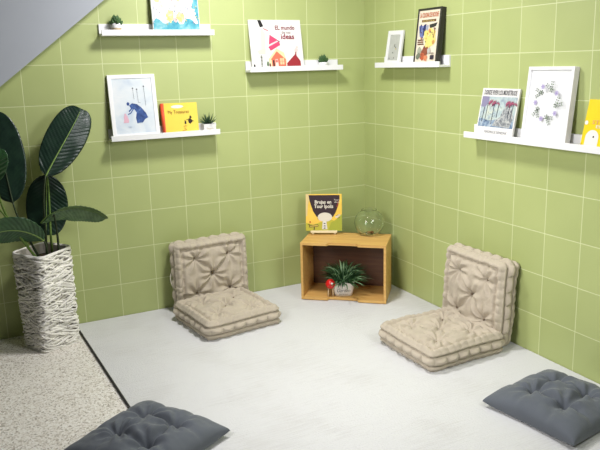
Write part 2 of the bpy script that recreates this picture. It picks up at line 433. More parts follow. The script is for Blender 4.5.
# --- turquoise painting on canvas (upper left)
t = wall_item('canvas_painting', 'unframed watercolour canvas in pastel and turquoise on the topmost left ledge', 'painting', 'L', -1.203, 1.5435, .045, .33)
w, h, th = .257, .33, .014
obj('canvas', bx(-w/2, w/2, -th, 0, 0, h), mat('canvas_white', lin(218, 220, 219), .8, .2, .02, 40), t, bevel=.001)
wash = watercolor('pastel_wash', [(.25, (244, 214, 220)), (.4, (250, 246, 240)), (.5, (226, 240, 246)), (.6, (250, 248, 236)), (.75, (240, 232, 160))], 22)
sea = watercolor('turquoise_wash', [(.3, (52, 150, 178)), (.5, (92, 180, 196)), (.7, (160, 206, 212))], 26)
a = Art(w-.006, h-.006, -th, z0=.003); a.rect(0, 0, 1, 1, wash)
rnd = random.Random(3)
top = [(u/14, .16+.05*math.sin(u*1.3)+.03*rnd.random()) for u in range(15)]
a.poly([(0, 0), (1, 0)] + top[::-1], sea)
a.poly([(1, .1), (1, 1), (.93, .95), (.88, .7), (.9, .5), (.84, .36), (.93, .25)], sea)
yl = watercolor('lemon_wash', [(.3, (244, 226, 90)), (.7, (250, 244, 190))], 60); pk = watercolor('blush_wash', [(.3, (226, 168, 170)), (.7, (248, 222, 214))], 60)
lil = flat(176, 160, 190)
for k, (u, v, ru, rv, m) in enumerate([(.10, .55, .08, .07, yl), (.36, .26, .09, .10, yl), (.60, .24, .09, .09, yl), (.56, .62, .07, .12, yl), (.42, .72, .08, .25, pk), (.62, .85, .08, .2, pk), (.84, .32, .09, .06, flat(246, 240, 240)), (.48, .2, .04, .04, pk), (.12, .35, .07, .06, flat(240, 232, 240))]):
    a.blob(u, v, ru, rv, m, 18, .25, 0, k)
for pts in ([(.25, .2), (.24, .4), (.3, .7), (.36, .95)], [(.44, .2), (.5, .45), (.47, .8), (.5, .98)], [(.62, .16), (.66, .3), (.72, .36)], [(.03, .2), (.05, .3)], [(.04, .35), (.03, .45)]):
    a.line(pts, .0022, lil)
for k in range(34): a.blob(rnd.random(), .12+.3*rnd.random(), .012, .008, rnd.choice([lil, flat(220, 130, 150), flat(236, 210, 90), flat(90, 110, 120)]), 7, .3, 0, k)
a.done(t)

# --- wide white book
t = wall_item('picture_book', 'wide white book with pink and red drawn houses, on the ledge left of the corner', 'book', 'L', -.612, 1.3395, .046, .28)
w, h, th = .328, .28, .010
obj('cover', bx(-w/2, w/2, -th, 0, 0, h), mat('white_card', lin(220, 218, 215), .45, .4, .01), t, bevel=.0006)
a = Art(w, h, -th)
mint = flat(218, 228, 212); bk = flat(34, 32, 34); pinky = flat(226, 76, 118); coral = flat(236, 120, 96); peach = flat(246, 206, 160); red = flat(168, 44, 56); sand = flat(228, 226, 176)
a.poly([(.19, .34), (.27, .34), (.30, .72), (.25, .82), (.21, .80)], mint)
a.poly([(.12, .38), (.28, .42), (.27, .30), (.14, .30)], flat(226, 230, 206))
a.poly([(.17, .995), (.235, .995), (.275, .87), (.21, .845)], bk)
a.line([(.27, .83), (.31, .80), (.36, .785)], .005, flat(214, 90, 110))
a.rect(.025, .02, .055, .105, bk)
for k in range(9): a.rect(.165, .03+k*.029, .20, .047+k*.029, flat(84, 90, 76) if k % 2 else flat(110, 112, 104))
a.poly([(.375, .70), (.53, .585), (.345, .50)], pinky); a.poly([(.345, .50), (.53, .585), (.555, .53), (.35, .455)], flat(240, 222, 224)); a.poly([(.33, .45), (.54, .565), (.565, .49), (.37, .375)], pinky); a.line([(.52, .58), (.56, .55)], .004, bk)
a.poly([(.31, .20), (.48, .42), (.62, .33), (.66, .16), (.64, .03), (.34, .03)], sand)
a.poly([(.37, .03), (.37, .19), (.64, .19), (.64, .03)], coral); a.poly([(.35, .19), (.48, .36), (.65, .19)], flat(232, 120, 92))
a.rect(.53, .09, .61, .22, peach); a.line([(.57, .09), (.57, .22)], .002, coral); a.line([(.53, .155), (.61, .155)], .002, coral)
a.rect(.39, .03, .42, .18, bk); a.poly([(.43, .02), (.50, .02), (.485, .20), (.445, .20)], flat(250, 224, 214)); a.blob(.465, .16, .018, .03, flat(214, 90, 80))
a.poly([(.66, .03), (.66, .11), (.84, .30), (.93, .15), (.93, .03)], red); a.rect(.84, .27, .86, .335, red)
a.blob(.86, .38, .035, .035, flat(246, 220, 216), 12); a.blob(.88, .44, .025, .02, flat(248, 224, 220), 10)
a.blob(.29, .11, .022, .05, flat(120, 140, 110), 12); a.blob(.33, .08, .016, .04, flat(120, 50, 48), 10)
a.done(t)
a.text('EL mundo', .68, .80, .034, flat(140, 36, 52), t, width=.125, off=.0006); a.text('de tus', .70, .72, .022, flat(120, 50, 60), t, width=.055); a.text('ideas', .72, .61, .042, flat(150, 30, 60), t, width=.085, off=.0008); a.text('editorial', .80, .07, .013, flat(226, 150, 150), t, width=.05)

# --- small white frame right wall
t = wall_item('framed_print', 'small white frame with a faint grey picture, just right of the room corner', 'picture', 'R', -.357, 1.3482, .028, .192, tilt=.02)
w, h, th = .15, .192, .012
frame(t, w, h, th, .024, WHITE)
a = Art(w-.048, h-.048, -th+.0035, z0=.024); a.rect(0, 0, 1, 1, watercolor('grey_print', [(.3, (192, 194, 186)), (.7, (208, 210, 202))], 40)); a.done(t, 'paper')
a = Art(w-.048, h-.048, -th+.003, z0=.024)
for u, v, c in ((.52, .56, (110, 112, 100)), (.70, .45, (196, 180, 96)), (.44, .30, (110, 116, 110)), (.55, .62, (150, 150, 140)), (.6, .1, (120, 120, 112)), (.15, .08, (140, 140, 132)), (.64, .52, (130, 132, 120))): a.blob(u, v, .05, .03, flat(*c), 9, .3)
a.done(t)

# --- black framed poster
BLACK = mat('black_frame', lin(36, 34, 32), .35, .5, .05)
t = wall_item('framed_poster', 'black framed colourful story poster on the short ledge right of the room corner', 'picture', 'R', -.697, 1.3465, .034, .29)
w, h, th = .20, .29, .030
frame(t, w, h, th, .011, BLACK)
a = Art(w-.022, h-.022, -th+.0035, z0=.011); a.rect(0, 0, 1, 1, mat('poster_cream', lin(214, 204, 184), .5, .3, .03, 30)); a.done(t, 'paper')
a = Art(w-.022, h-.022, -th+.003, z0=.011)
orange = flat(206, 104, 66); nav = flat(44, 58, 110); cream = flat(244, 226, 130); brown = flat(104, 60, 44); greyg = flat(122, 130, 112)
a.rect(.16, .775, .84, .82, brown)
a.poly([(.05, .70), (.12, .72), (.30, .70), (.33, .52), (.22, .46), (.12, .5)], flat(120, 130, 186)); a.poly([(.12, .73), (.18, .74), (.14, .56), (.09, .58)], nav); a.poly([(.28, .72), (.40, .74), (.38, .56), (.27, .5)], nav)
a.poly([(.55, .72), (.92, .75), (.86, .68), (.70, .66), (.6, .62)], flat(60, 60, 56)); a.blob(.46, .66, .07, .07, flat(170, 176, 196), 12, .3)
for u, v, ru, rv in ((.66, .54, .22, .11), (.52, .46, .16, .10), (.74, .42, .18, .11), (.58, .34, .14, .08), (.42, .56, .09, .06)): a.blob(u, v, ru, rv, cream, 16, .15)
a.line([(.78, .66), (.84, .58), (.80, .48)], .006, flat(170, 120, 80)); a.blob(.60, .60, .05, .04, flat(226, 150, 96), 10); a.blob(.82, .38, .06, .04, flat(210, 160, 90), 10, .2)
for k, (u, v) in enumerate([(.06, .42), (.06, .38), (.07, .34)]): a.rect(u, v, u+.28, v+.022, brown)
a.blob(.46, .2, .15, .10, flat(150, 84, 62), 14, .3); a.blob(.36, .10, .12, .07, flat(196, 98, 66), 12, .3); a.blob(.2, .22, .09, .07, flat(176, 178, 160), 12, .3); a.blob(.16, .12, .10, .06, greyg, 12, .3); a.blob(.52, .08, .1, .06, flat(222, 140, 100), 12, .3); a.blob(.66, .22, .09, .06, flat(198, 196, 190), 10, .3)
a.rect(.74, .05, .92, .13, flat(56, 52, 66)); a.rect(.68, .16, .9, .18, flat(150, 140, 130))
for k in range(26):
    rnd = random.Random(k); a.blob(.1+.8*rnd.random(), .05+.62*rnd.random(), .018, .014, rnd.choice([brown, nav, orange, greyg, flat(236, 230, 214)]), 7, .4, 0, k)
a.done(t)
a.text('LA COCINA DE NOCHE', .5, .865, .034, orange, t, width=.155, off=.0006); a.text('MAURICE SENDAK', .5, .782, .010, cream, t, width=.10)

# --- palm tree story book
t = wall_item('picture_book', 'storybook with pink palm trees on the cover, at the left end of the long ledge', 'book', 'R', -1.226, 1.0055, .044, .229)
w, h, th = .247, .229, .010
obj('cover', bx(-w/2, w/2, -th, 0, 0, h), MATS['white_card'], t, bevel=.0006)
a = Art(w, h, -th)
sky = watercolor('pale_sky_wash', [(.3, (150, 160, 178)), (.5, (196, 214, 214)), (.7, (222, 226, 206))], 26)
sea2 = watercolor('blue_grey_wash', [(.3, (80, 98, 128)), (.5, (140, 164, 190)), (.7, (200, 212, 220))], 50)
rock = watercolor('grey_hatching', [(.3, (96, 100, 110)), (.5, (168, 172, 174)), (.7, (222, 222, 216))], 70)
a.rect(.03, .20, .97, .83, sky); a.poly([(.03, .20), (.97, .20), (.97, .34), (.6, .38), (.3, .33), (.03, .38)], sea2)
a.poly([(.03, .83), (.03, .62), (.14, .60), (.24, .72), (.22, .83)], flat(150, 146, 176))
a.poly([(.42, .23), (.88, .21), (.95, .42), (.86, .60), (.74, .68), (.66, .58), (.60, .42), (.48, .34)], rock)
trunk = flat(74, 74, 84); frond = flat(190, 92, 122); frond2 = flat(150, 88, 112)
for u, v0, v1 in ((.20, .34, .70), (.38, .26, .70), (.50, .40, .68), (.88, .40, .70), (.80, .45, .66), (.12, .3, .6)):
    a.line([(u, v0), (u+.015, v1)], .004, trunk)
for u, v in ((.34, .72), (.44, .70), (.90, .70), (.82, .71)):
    for k in range(9):
        an = PI*k/8; a.poly([(u, v), (u+.11*math.cos(an), v-.03+.09*math.sin(an)), (u+.10*math.cos(an+.22), v-.07+.09*math.sin(an+.22))], frond if k % 2 else frond2)
rnd = random.Random(5)
for k in range(60):
    u, v = .06+.86*rnd.random(), .22+.42*rnd.random(); a.line([(u, v), (u+.03*rnd.uniform(-1, 1), v+.05*rnd.random())], .0014, rnd.choice([trunk, flat(60, 66, 90), flat(236, 236, 232)]))
a.done(t)
a.text('DONDE VIVEN LOS MONSTRUOS', .5, .865, .033, flat(84, 82, 92), t, width=.215, off=.0003); a.text('MAURICE SENDAK', .55, .075, .017, flat(140, 140, 146), t, width=.15)

# --- white box frame with wreath
SILV = mat('silver_white_frame', lin(222, 222, 222), .35, .5, .02)
t = wall_item('framed_print', 'tall white box frame with a lilac and green flower wreath, on the long ledge', 'picture', 'R', -1.541, 1.0055, .036, .325)
w, h, th = .252, .325, .030
frame(t, w, h, th, .014, WHITE, .008)
bm = bx(w/2, w/2+.0012, -th+.0015, -.001, .001, h-.001); obj('side_veneer', bm, mat('brushed_grey', lin(176, 174, 168), .4, .5, .06, 20), t)
a = Art(w-.028, h-.028, -th+.0075, z0=.014); a.rect(0, 0, 1, 1, mat('paper_white', lin(222, 223, 223), .7, .2)); a.done(t, 'paper')
a = Art(w-.028, h-.028, -th+.0068, z0=.014)
grn = flat(92, 122, 74); dg = flat(60, 80, 58); lila = flat(196, 186, 222); pur = flat(150, 132, 190)
cxu, cyv, R = .50, .53, .066
for k in range(5):
    an = PI/2 + .95 + k*2*PI/5
    # leafy sprig
    for s in (-1, 1):
        base = Vector((cxu*a.w + R*math.cos(an), cyv*a.h + R*1.08*math.sin(an)))
        d = Vector((math.cos(an+s*.5+.7), math.sin(an+s*.5+.7)))
        p0 = base - d*.020 + Vector((-d.y, d.x))*s*.006; p1 = base + d*.022 + Vector((-d.y, d.x))*s*.006
        a.line([(p0.x/a.w, p0.y/a.h), (p1.x/a.w, p1.y/a.h)], .001, dg)
        for q in range(5):
            c = p0.lerp(p1, q/4)
            for e in (-1, 1):
                n_ = Vector((-d.y, d.x))*e*.005
                a.blob((c.x+n_.x)/a.w, (c.y+n_.y)/a.h, .016, .008, grn if (q+k) % 2 else dg, 8, 0, math.atan2(d.y, d.x)+e*.7)
    an += PI/5
    c = Vector((cxu*a.w + R*1.02*math.cos(an), cyv*a.h + R*1.08*math.sin(an)))
    for q in range(6):
        e = q*PI/3
        a.blob((c.x+.006*math.cos(e))/a.w, (c.y+.006*math.sin(e))/a.h, .026, .014, lila, 9, 0, e)
    a.blob(c.x/a.w, c.y/a.h, .012, .009, pur, 8)
a.done(t)

# --- yellow book right edge
t = wall_item('picture_book', 'yellow book with white rounded figures, cut off at the right edge of the photo', 'book', 'R', -1.856, 1.0055, .042, .197)
w, h, th = .245, .197, .010
obj('cover', bx(-w/2, w/2, -th, 0, 0, h), mat('mustard_cover', lin(224, 196, 22), .4, .4, .03, 10), t, bevel=.0006)
a = Art(w, h, -th); wf = flat(246, 244, 236)
for u in (.20, .56, .88):
    a.poly([(u-.13, .03)] + [(u-.13*math.cos(PI*k/12), .22+.16*math.sin(PI*k/12)) for k in range(13)] + [(u+.13, .03)], wf)
    a.blob(u+.03, .24, .016, .02, bk, 10)
a.blob(.04, .52, .035, .045, wf, 12); a.line([(.02, .03), (.02, .10)], .003, flat(200, 170, 30))
a.done(t)
a.text('STORIES', .40, .50, .022, flat(236, 170, 130), t, width=.12); a.text('Big', .36, .42, .018, flat(240, 236, 220), t, width=.06)

# ---------------------------------------------------------------- mattress cushions
def softnoise(x, y, z, s): return noise.noise((x*s, y*s, z*s))
def box_cushion(w, d, t, tufts, seed, n=120, nt=34):
    bm = bmesh.new(); r = .024; k0 = seed*13.7
    hx, hy, hz = w/2-r, d/2-r, t/2-r
    rnd = random.Random(seed)
    ph = [(rnd.uniform(0, 6), rnd.choice([7, 8, 9])) for _ in tufts]
    segs = []
    for i in range(len(tufts)):
        for j in range(i+1, len(tufts)):
            a, b = Vector(tufts[i]), Vector(tufts[j])
            if (a-b).length < .2: segs.append((a, b))
    def scal(q, L, p=.5): return abs(math.sin(PI*q/L))**p
    def disp(x, y, z, nn):
        e = min(w/2-abs(x), d/2-abs(y)); s = nn.z
        q = (x if abs(d/2-abs(y)) < abs(w/2-abs(x)) else y)
        # top / bottom
        D = .020*(1-(2*x/w)**4)*(1-(2*y/d)**4)
        for (tx, ty), (p, kk) in zip(tufts, ph):
            dx, dy = x-tx, y-ty; rr = math.hypot(dx, dy); an = math.atan2(dy, dx)
            D -= .030*math.exp(-rr/.024)
            D += .0075*math.sin(kk*an+p+2*softnoise(x, y, k0, 14))*math.exp(-((rr-.045)/.036)**2)
        for a, b in segs:
            ab = b-a; pt = Vector((x, y)); tt = max(0, min(1, (pt-a).dot(ab)/ab.length_squared))
            D -= .009*math.exp(-((pt-a-ab*tt).length/.011)**2)
        D -= .015*math.exp(-((e-.038)/.008)**2)*(.5+.5*scal(q+.01*softnoise(x, y, k0, 9), .045))
        D += .011*math.exp(-((e-.017)/.012)**2)*(.45+.55*scal(q+.022*softnoise(x, y, k0+3, 11), .041, .7))
        D += .007*softnoise(x, y, k0, 17) + .0022*abs(softnoise(x, y, k0+9, 60))
        # sides
        zz = abs(z)/(t/2)
        def side(q, o):
            roll = .012*math.exp(-((zz-.80)/.17)**2)*(.35+.65*scal(q+.022*softnoise(q*1.3, z*.3, k0+o, 11), .041))
            gr = -.013*math.exp(-((zz-.50)/.10)**2)
            band = .017*math.exp(-(zz/.36)**2)*(-.25+1.25*scal(q+.010*softnoise(q, z*.3, k0+o, 9), .068, .45))
            return roll+gr+band+.002*softnoise(q, z*1.5, k0+o, 40)
        S = nn.x**2*side(y, 1) + nn.y**2*side(x, 5)
        wt = nn.z**2
        return wt*D + (1-wt)*S if wt < .999 else D
    def pt(px, py, pz):
        P0 = Vector((w/2*px, d/2*py, t/2*pz))
        c = Vector((max(-hx, min(hx, P0.x)), max(-hy, min(hy, P0.y)), max(-hz, min(hz, P0.z))))
        nn = (P0-c)
        if nn.length < 1e-7: nn = Vector((0, 0, pz))
        nn.normalize(); P = c+nn*r
        P += nn*disp(P.x, P.y, P.z, nn)
        # soft irregular outline
        P += Vector((softnoise(P.y, P.z, k0, 5), softnoise(P.x, P.z, k0+2, 5), .6*softnoise(P.x, P.y, k0+4, 4)))*.010
        return P
    def face(fn, a, b):
        g = [[bm.verts.new(pt(*fn(2*i/a-1, 2*j/b-1))) for i in range(a+1)] for j in range(b+1)]
        for j in range(b):
            for i in range(a):
                bm.faces.new((g[j][i], g[j][i+1], g[j+1][i+1], g[j+1][i])).smooth = True
    face(lambda u, v: (u, v, 1), n, n); face(lambda u, v: (-u, v, -1), n//2*2, n)
    face(lambda u, v: (u, -1, v), n, nt); face(lambda u, v: (-u, 1, v), n, nt)
    face(lambda u, v: (1, u, v), n, nt); face(lambda u, v: (-1, -u, v), n, nt)
    bmesh.ops.remove_doubles(bm, verts=bm.verts, dist=.00002)
    bmesh.ops.recalc_face_normals(bm, faces=bm.faces)
    return bm
BEIGE = mat('beige_cotton', lin(182, 171, 153), .85, .15, .05, 9, .5, 420, .15)
BSTITCH = mat('brown_stitching', lin(120, 104, 84), .8)
TUFTS = [(-.10, -.10), (.10, -.10), (0, 0), (-.10, .10), (.10, .10)]
def seat_cushion(name, label, M_, w, d, t_, seed, group=None, strap=False):
    o = bpy.data.objects.new(name, None); COL.objects.link(o); o.matrix_world = M_; tag(o, label, 'cushion', group)
    obj('cover', box_cushion(w, d, t_, TUFTS, seed), BEIGE, o)
    for tx, ty in TUFTS:
        bm = bmesh.new(); lathe(bm, [(0, .003), (.004, .0025), (.006, 0), (.004, -.003), (0, -.004)], 12, (tx, ty, t_/2-.008))
        obj('tuft_button', bm, BSTITCH, o, smooth=True)
    if strap:
        bm = bmesh.new()
        pts = bez([(-w/2-.001, .04, .0), (-w/2-.03, .035, .0), (-w/2-.026, -.05, .0), (-w/2-.002, -.06, .01)], 14)
        tube(bm, pts, .003, 6); obj('tie_strap', bm, mat('cream_tape', lin(196, 190, 172), .8), o)
    return o
def Mx(loc, rz, rx=0, ry=0):
    return Matrix.Translation(loc) @ Matrix.Rotation(rz, 4, 'Z') @ Matrix.Rotation(ry, 4, 'Y') @ Matrix.Rotation(rx, 4, 'X')
TZ = .095
# left pair
seat_cushion('floor_cushion', 'beige tufted mattress cushion lying flat below the left wall', Mx((-1.122, -.372, .0585), .115), .43, .42, TZ-.01, 1)
seat_cushion('floor_cushion', 'beige tufted mattress cushion standing upright against the left wall', Mx((-1.103, -.083, .208), .02, rx=PI/2-.10), .43, .385, TZ-.005, 2, strap=True)
# right pair
seat_cushion('floor_cushion', 'beige tufted mattress cushion lying flat beside the right wall', Mx((-.345, -1.225, .0585), .03), .44, .42, TZ-.01, 3)
seat_cushion('floor_cushion', 'beige tufted mattress cushion standing upright against the right wall', Mx((-.080, -1.185, .222), -PI/2+.01, rx=PI/2-.10), .42, .41, TZ-.005, 4)

# ---------------------------------------------------------------- grey tufted pillows
def pillow(w, H, seed, n=130):
    bm = bmesh.new(); k0 = seed*7.3; T = [(-.34, -.34), (.34, -.34), (-.34, .34), (.34, .34)]
    rnd = random.Random(seed); ph = [(rnd.uniform(0, 6), rnd.choice([6, 7, 9])) for _ in T]
    def hh(u, v, top):
        f = max(0, (1-u*u)*(1-v*v))**.35
        g = 1.0
        for (a, b), (p, kk) in zip(T, ph):
            dx, dy = u-a, v-b; rr = math.hypot(dx, dy); an = math.atan2(dy, dx)
            g -= .62*math.exp(-rr/.13)
            g += .09*math.sin(kk*an+p+2*noise.noise((u*2, v*2, k0)))*math.exp(-((rr-.24)/.16)**2)
        for c in (-.34, .34):
            g -= .17*math.exp(-((u-c)/.07)**2)*(1-.3*abs(v)) + .17*math.exp(-((v-c)/.07)**2)*(1-.3*abs(u))
        g += .07*noise.noise((u*3+k0, v*3, top*3)) + .03*noise.noise((u*9+k0, v*9, top*3))
        return f*max(g, .12)
    def P(i, j, top):
        u, v = math.sin((2*i/n-1)*PI/2)*.35+(2*i/n-1)*.65, math.sin((2*j/n-1)*PI/2)*.35+(2*j/n-1)*.65
        x = w/2*u*(1-.07*(1-v*v)*abs(u)); y = w/2*v*(1-.07*(1-u*u)*abs(v))
        edge = .016 + .006*noise.noise((u*2+k0, v*2, 0)) + .006*abs(u*v)
        if top: z = edge + H*hh(u, v, 1)
        else: z = edge - (edge-.0015)*min(1, 3.2*max(0, (1-u*u)*(1-v*v))**.5)
        return (x, y, z)
    for top in (1, 0):
        g = [[bm.verts.new(P(i, j, top)) for i in range(n+1)] for j in range(n+1)]
        for j in range(n):
            for i in range(n):
                q = (g[j][i], g[j][i+1], g[j+1][i+1], g[j+1][i])
                bm.faces.new(q if top else q[::-1]).smooth = True
    bmesh.ops.remove_doubles(bm, verts=bm.verts, dist=.00002)
    return bm
GREY = mat('grey_cotton', lin(92, 97, 104), .75, .2, .05, 8, .4, 500, .2)
def pillow_thing(label, loc, rz, seed, w):
    o = bpy.data.objects.new('tufted_pillow', None); COL.objects.link(o); o.matrix_world = Mx(loc, rz); tag(o, label, 'pillow')
    obj('cover', pillow(w, .094, seed), GREY, o)
    for a, b in ((-.34, -.34), (.34, -.34), (-.34, .34), (.34, .34)):
        bm = bmesh.new(); lathe(bm, [(0, .004), (.005, .003), (.007, 0), (.004, -.004), (0, -.005)], 12, (a*w/2, b*w/2, .036))
        obj('tuft_button', bm, mat('dark_thread', lin(58, 62, 68), .8), o, smooth=True)
pillow_thing('dark grey tufted square pillow at the lower right, beside the right wall', (-.330, -1.955, .0115), .13, 1, .415)
pillow_thing('dark grey tufted square pillow at the bottom left, cut off by the photo edge', (-1.825, -1.425, .0115), .56, 2, .43)

# ---------------------------------------------------------------- wooden crate
WOOD = wood_mat('honey_wood', (200, 154, 84), (214, 172, 100))
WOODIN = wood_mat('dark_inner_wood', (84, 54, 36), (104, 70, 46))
A_ = Vector((-.616, -.277)); B_ = Vector((-.237, -.600))
W_ = (B_-A_).length; ang = math.atan2(B_.y-A_.y, B_.x-A_.x); DP = .28; HC = .355; tk = .014; z0 = .0125
t = thing('wooden_crate', 'honey-coloured wooden crate lying on its side in the room corner', 'crate', (A_.x, A_.y, z0), ang)
def notched(z0_, z1_):
    bm = bmesh.new(); nx0, nx1, nd = W_*.325, W_*.665, .022
    pts = [(tk, 0), (nx0-.006, 0), (nx0+.004, nd), (nx1-.004, nd), (nx1+.006, 0), (W_-tk, 0), (W_-tk, DP-.008), (tk, DP-.008)]
    lo = [bm.verts.new((x, y, z0_)) for x, y in pts]; hi = [bm.verts.new((x, y, z1_)) for x, y in pts]
    bm.faces.new(lo[::-1]); bm.faces.new(hi)
    for i in range(8): bm.faces.new((lo[i], lo[(i+1) % 8], hi[(i+1) % 8], hi[i]))
    return bm
obj('bottom_panel', notched(0, tk), WOOD, t)
obj('top_panel', notched(HC-z0-tk, HC-z0), WOOD, t)
obj('side_panel', bx(0, tk, 0, DP-.008, 0, HC-z0), WOOD, t, bevel=.001)
obj('side_panel', bx(W_-tk, W_, 0, DP-.008, 0, HC-z0), WOOD, t, bevel=.001)
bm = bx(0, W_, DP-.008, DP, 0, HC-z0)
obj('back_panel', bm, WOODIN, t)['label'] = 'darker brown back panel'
HT = HC+.0005

# easel + book on the crate
ea = -.55
t = thing('book_stand', 'small cream wooden book stand on top of the crate', 'stand', (-.400, -.172, HT), ea)
cw = mat('cream_wood', lin(232, 220, 184), .5)
obj('ledge', bx(-.080, .080, -.016, .018, .014, .020), cw, t, bevel=.001)
obj('lip', bx(-.080, .080, -.020, -.016, .012, .026), cw, t, bevel=.001)
for s in (-1, 1):
    bm = bmesh.new(); lathe(bm, [(0, 0), (.006, 0), (.0075, .006), (.006, .014), (0, .014)], 14, (s*.066, -.006, 0)); obj('foot', bm, cw, t, smooth=True)
bm = bmesh.new(); tube(bm, [(-.04, .014, .014), (-.03, .046, .16)], .004, 8); obj('upright', bm, cw, t)
bm = bmesh.new(); tube(bm, [(.04, .014, .014), (.03, .046, .16)], .004, 8); obj('upright', bm, cw, t)
bm = bmesh.new(); tube(bm, [(0, .044, .15), (0, .080, .001)], .004, 8); obj('rear_leg', bm, cw, t)
bm = bmesh.new(); tube(bm, [(-.034, .046, .152), (.034, .046, .152)], .004, 8); obj('crossbar', bm, cw, t)
R_ = Matrix.Translation((-.400, -.172, HT)) @ Matrix.Rotation(ea, 4, 'Z')
o = bpy.data.objects.new('picture_book', None); COL.objects.link(o)
o.matrix_world = R_ @ Matrix.Translation((0, .002, .0205)) @ Matrix.Rotation(-.2, 4, 'X')
tag(o, 'square book with a big dark hair drawing on yellow, standing on the crate', 'book'); t = o
w, h, th = .218, .222, .010
obj('cover', bx(-w/2, w/2, -th, 0, 0, h), mat('sunny_cover', lin(232, 190, 70), .45, .4, .08, 14), t, bevel=.0006)
a = Art(w, h, -th)
hair = mat('hair_print', lin(50, 34, 40), .6, .3, .2, 90)
a.poly([(0, 0), (1, 0), (1, .20), (.7, .30), (.45, .25), (.2, .16), (0, .22)], flat(206, 196, 66)); a.poly([(.62, 0), (1, 0), (1, .45), (.86, .32), (.7, .22)], flat(178, 184, 62))
a.poly([(.0, 1), (.10, 1), (.10, .85), (.06, .7), (.04, .4), (0, .4)], flat(242, 214, 150))
a.poly([(.08, .97), (.94, .97), (.94, .86), (.90, .68), (.83, .50), (.76, .38), (.66, .34), (.40, .34), (.30, .38), (.21, .52), (.15, .68), (.10, .84)], hair)
a.blob(.53, .37, .20, .125, flat(240, 232, 214), 28)
a.line([(.90, .80), (.86, .64)], .004, flat(176, 60, 40)); a.line([(.33, .36), (.34, .30)], .002, bk)
a.poly([(.47, .25), (.57, .25), (.60, .04), (.45, .04)], flat(242, 238, 226))
for v in (.20, .13, .07): a.blob(.52, v, .03, .014, bk, 9, .2)
a.blob(.86, .38, .05, .03, flat(240, 228, 200), 10); a.blob(.92, .42, .04, .03, flat(232, 212, 180), 10); a.line([(.83, .40), (.9, .44)], .002, bk); a.line([(.87, .34), (.94, .36)], .002, bk)
a.rect(.10, .10, .34, .155, flat(236, 206, 96)); a.line([(.10, .10), (.34, .12), (.34, .165), (.10, .145), (.10, .10)], .003, bk); a.line([(.23, .02), (.235, .11)], .005, bk); a.blob(.12, .24, .022, .022, flat(196, 70, 40), 10); a.line([(.06, .18), (.12, .16)], .003, bk)
a.done(t)
crm = flat(244, 236, 218)
a.text('Brujas en', .48, .74, .028, crm, t, width=.10, off=.0008); a.text('Tour Ipolis', .50, .62, .030, crm, t, width=.115, off=.0008); a.text('Texto', .86, .82, .012, crm, t, width=.034); a.text('dibujo', .87, .76, .012, crm, t, width=.034)

# glass bowl
gm = bpy.data.materials.new('clear_glass'); gm.use_nodes = True
b = gm.node_tree.nodes['Principled BSDF']; b.inputs['Transmission Weight'].default_value = 1; b.inputs['Roughness'].default_value = .01; b.inputs['IOR'].default_value = 1.45
b.inputs['Base Color'].default_value = (.96, .99, .97, 1)
t = thing('glass_bowl', 'round clear glass bowl on the right end of the crate top', 'bowl', (-.170, -.318, HT), 0)
R = .090; prof = [(0, .001)]
a0 = -PI/2 + .48
prof += [(.030, .0)]
for k in range(25):
    an = a0 + (1.08-a0)*k/24; prof.append((R*math.cos(an), R*.92*math.sin(an) + R*.92*math.sin(-a0)))
zt = prof[-1][1]; rt = prof[-1][0]
prof += [(rt+.004, zt+.004), (rt+.003, zt+.006), (rt-.001, zt+.004)]
for k in range(24, -1, -1):
    an = a0 + (1.08-a0)*k/24; prof.append(((R-.0022)*math.cos(an), (R-.0022)*.92*math.sin(an) + R*.92*math.sin(-a0)+.0005))
prof += [(0, .0035)]
bm = bmesh.new(); lathe(bm, prof, 48); bmesh.ops.recalc_face_normals(bm, faces=bm.faces)
obj('bowl_glass', bm, gm, t, smooth=True)
rnd = random.Random(2)
for k, (dx, dy, s, c) in enumerate(((.012, -.014, .011, (150, 92, 54)), (-.002, .004, .009, (186, 130, 84)), (.018, .006, .008, (118, 70, 44)), (-.014, -.010, .007, (206, 176, 130)))):
    bm = bmesh.new(); bmesh.ops.create_icosphere(bm, subdivisions=3, radius=s)
    for v in bm.verts: v.co *= 1+.25*noise.noise(v.co*90+Vector((k*5, 0, 0))); v.co.z *= .7
    o = obj('pebble', bm, flat(*c), None, smooth=True); o.location = (-.170+dx, -.318+dy, HT+.0042+s*.72)
    tag(o, ['largest brown pebble inside the glass bowl', 'light brown pebble in the middle of the glass bowl', 'darkest brown pebble inside the glass bowl', 'small cream pebble inside the glass bowl'][k], 'pebble', 'pebbles in the glass bowl')

# red ball figure
ZI = z0+tk+.0005
t = thing('ball_figurine', 'small red ball figure on two pale wooden legs, at the crate opening', 'figurine', (-.467, -.364, ZI), -.5)
bm = bmesh.new(); bmesh.ops.create_uvsphere(bm, u_segments=32, v_segments=20, radius=.029, matrix=Matrix.Translation((0, 0, .078)))
obj('ball_body', bm, mat('red_gloss', lin(206, 28, 28), .3, .5), t, smooth=True)
pale = mat('pale_leg_wood', lin(214, 190, 150), .5)
for s in (-1, 1):
    bm = bmesh.new(); tube(bm, [(s*.014, 0, 0), (s*.013, 0, .054)], .0036, 8); obj('leg', bm, pale, t)
bm = bmesh.new(); bmesh.ops.create_uvsphere(bm, u_segments=16, v_segments=10, radius=.0065, matrix=Matrix.Translation((.008, -.026, .088)))
obj('white_dot', bm, flat(244, 240, 232), t, smooth=True)  # small white sphere set on the ball

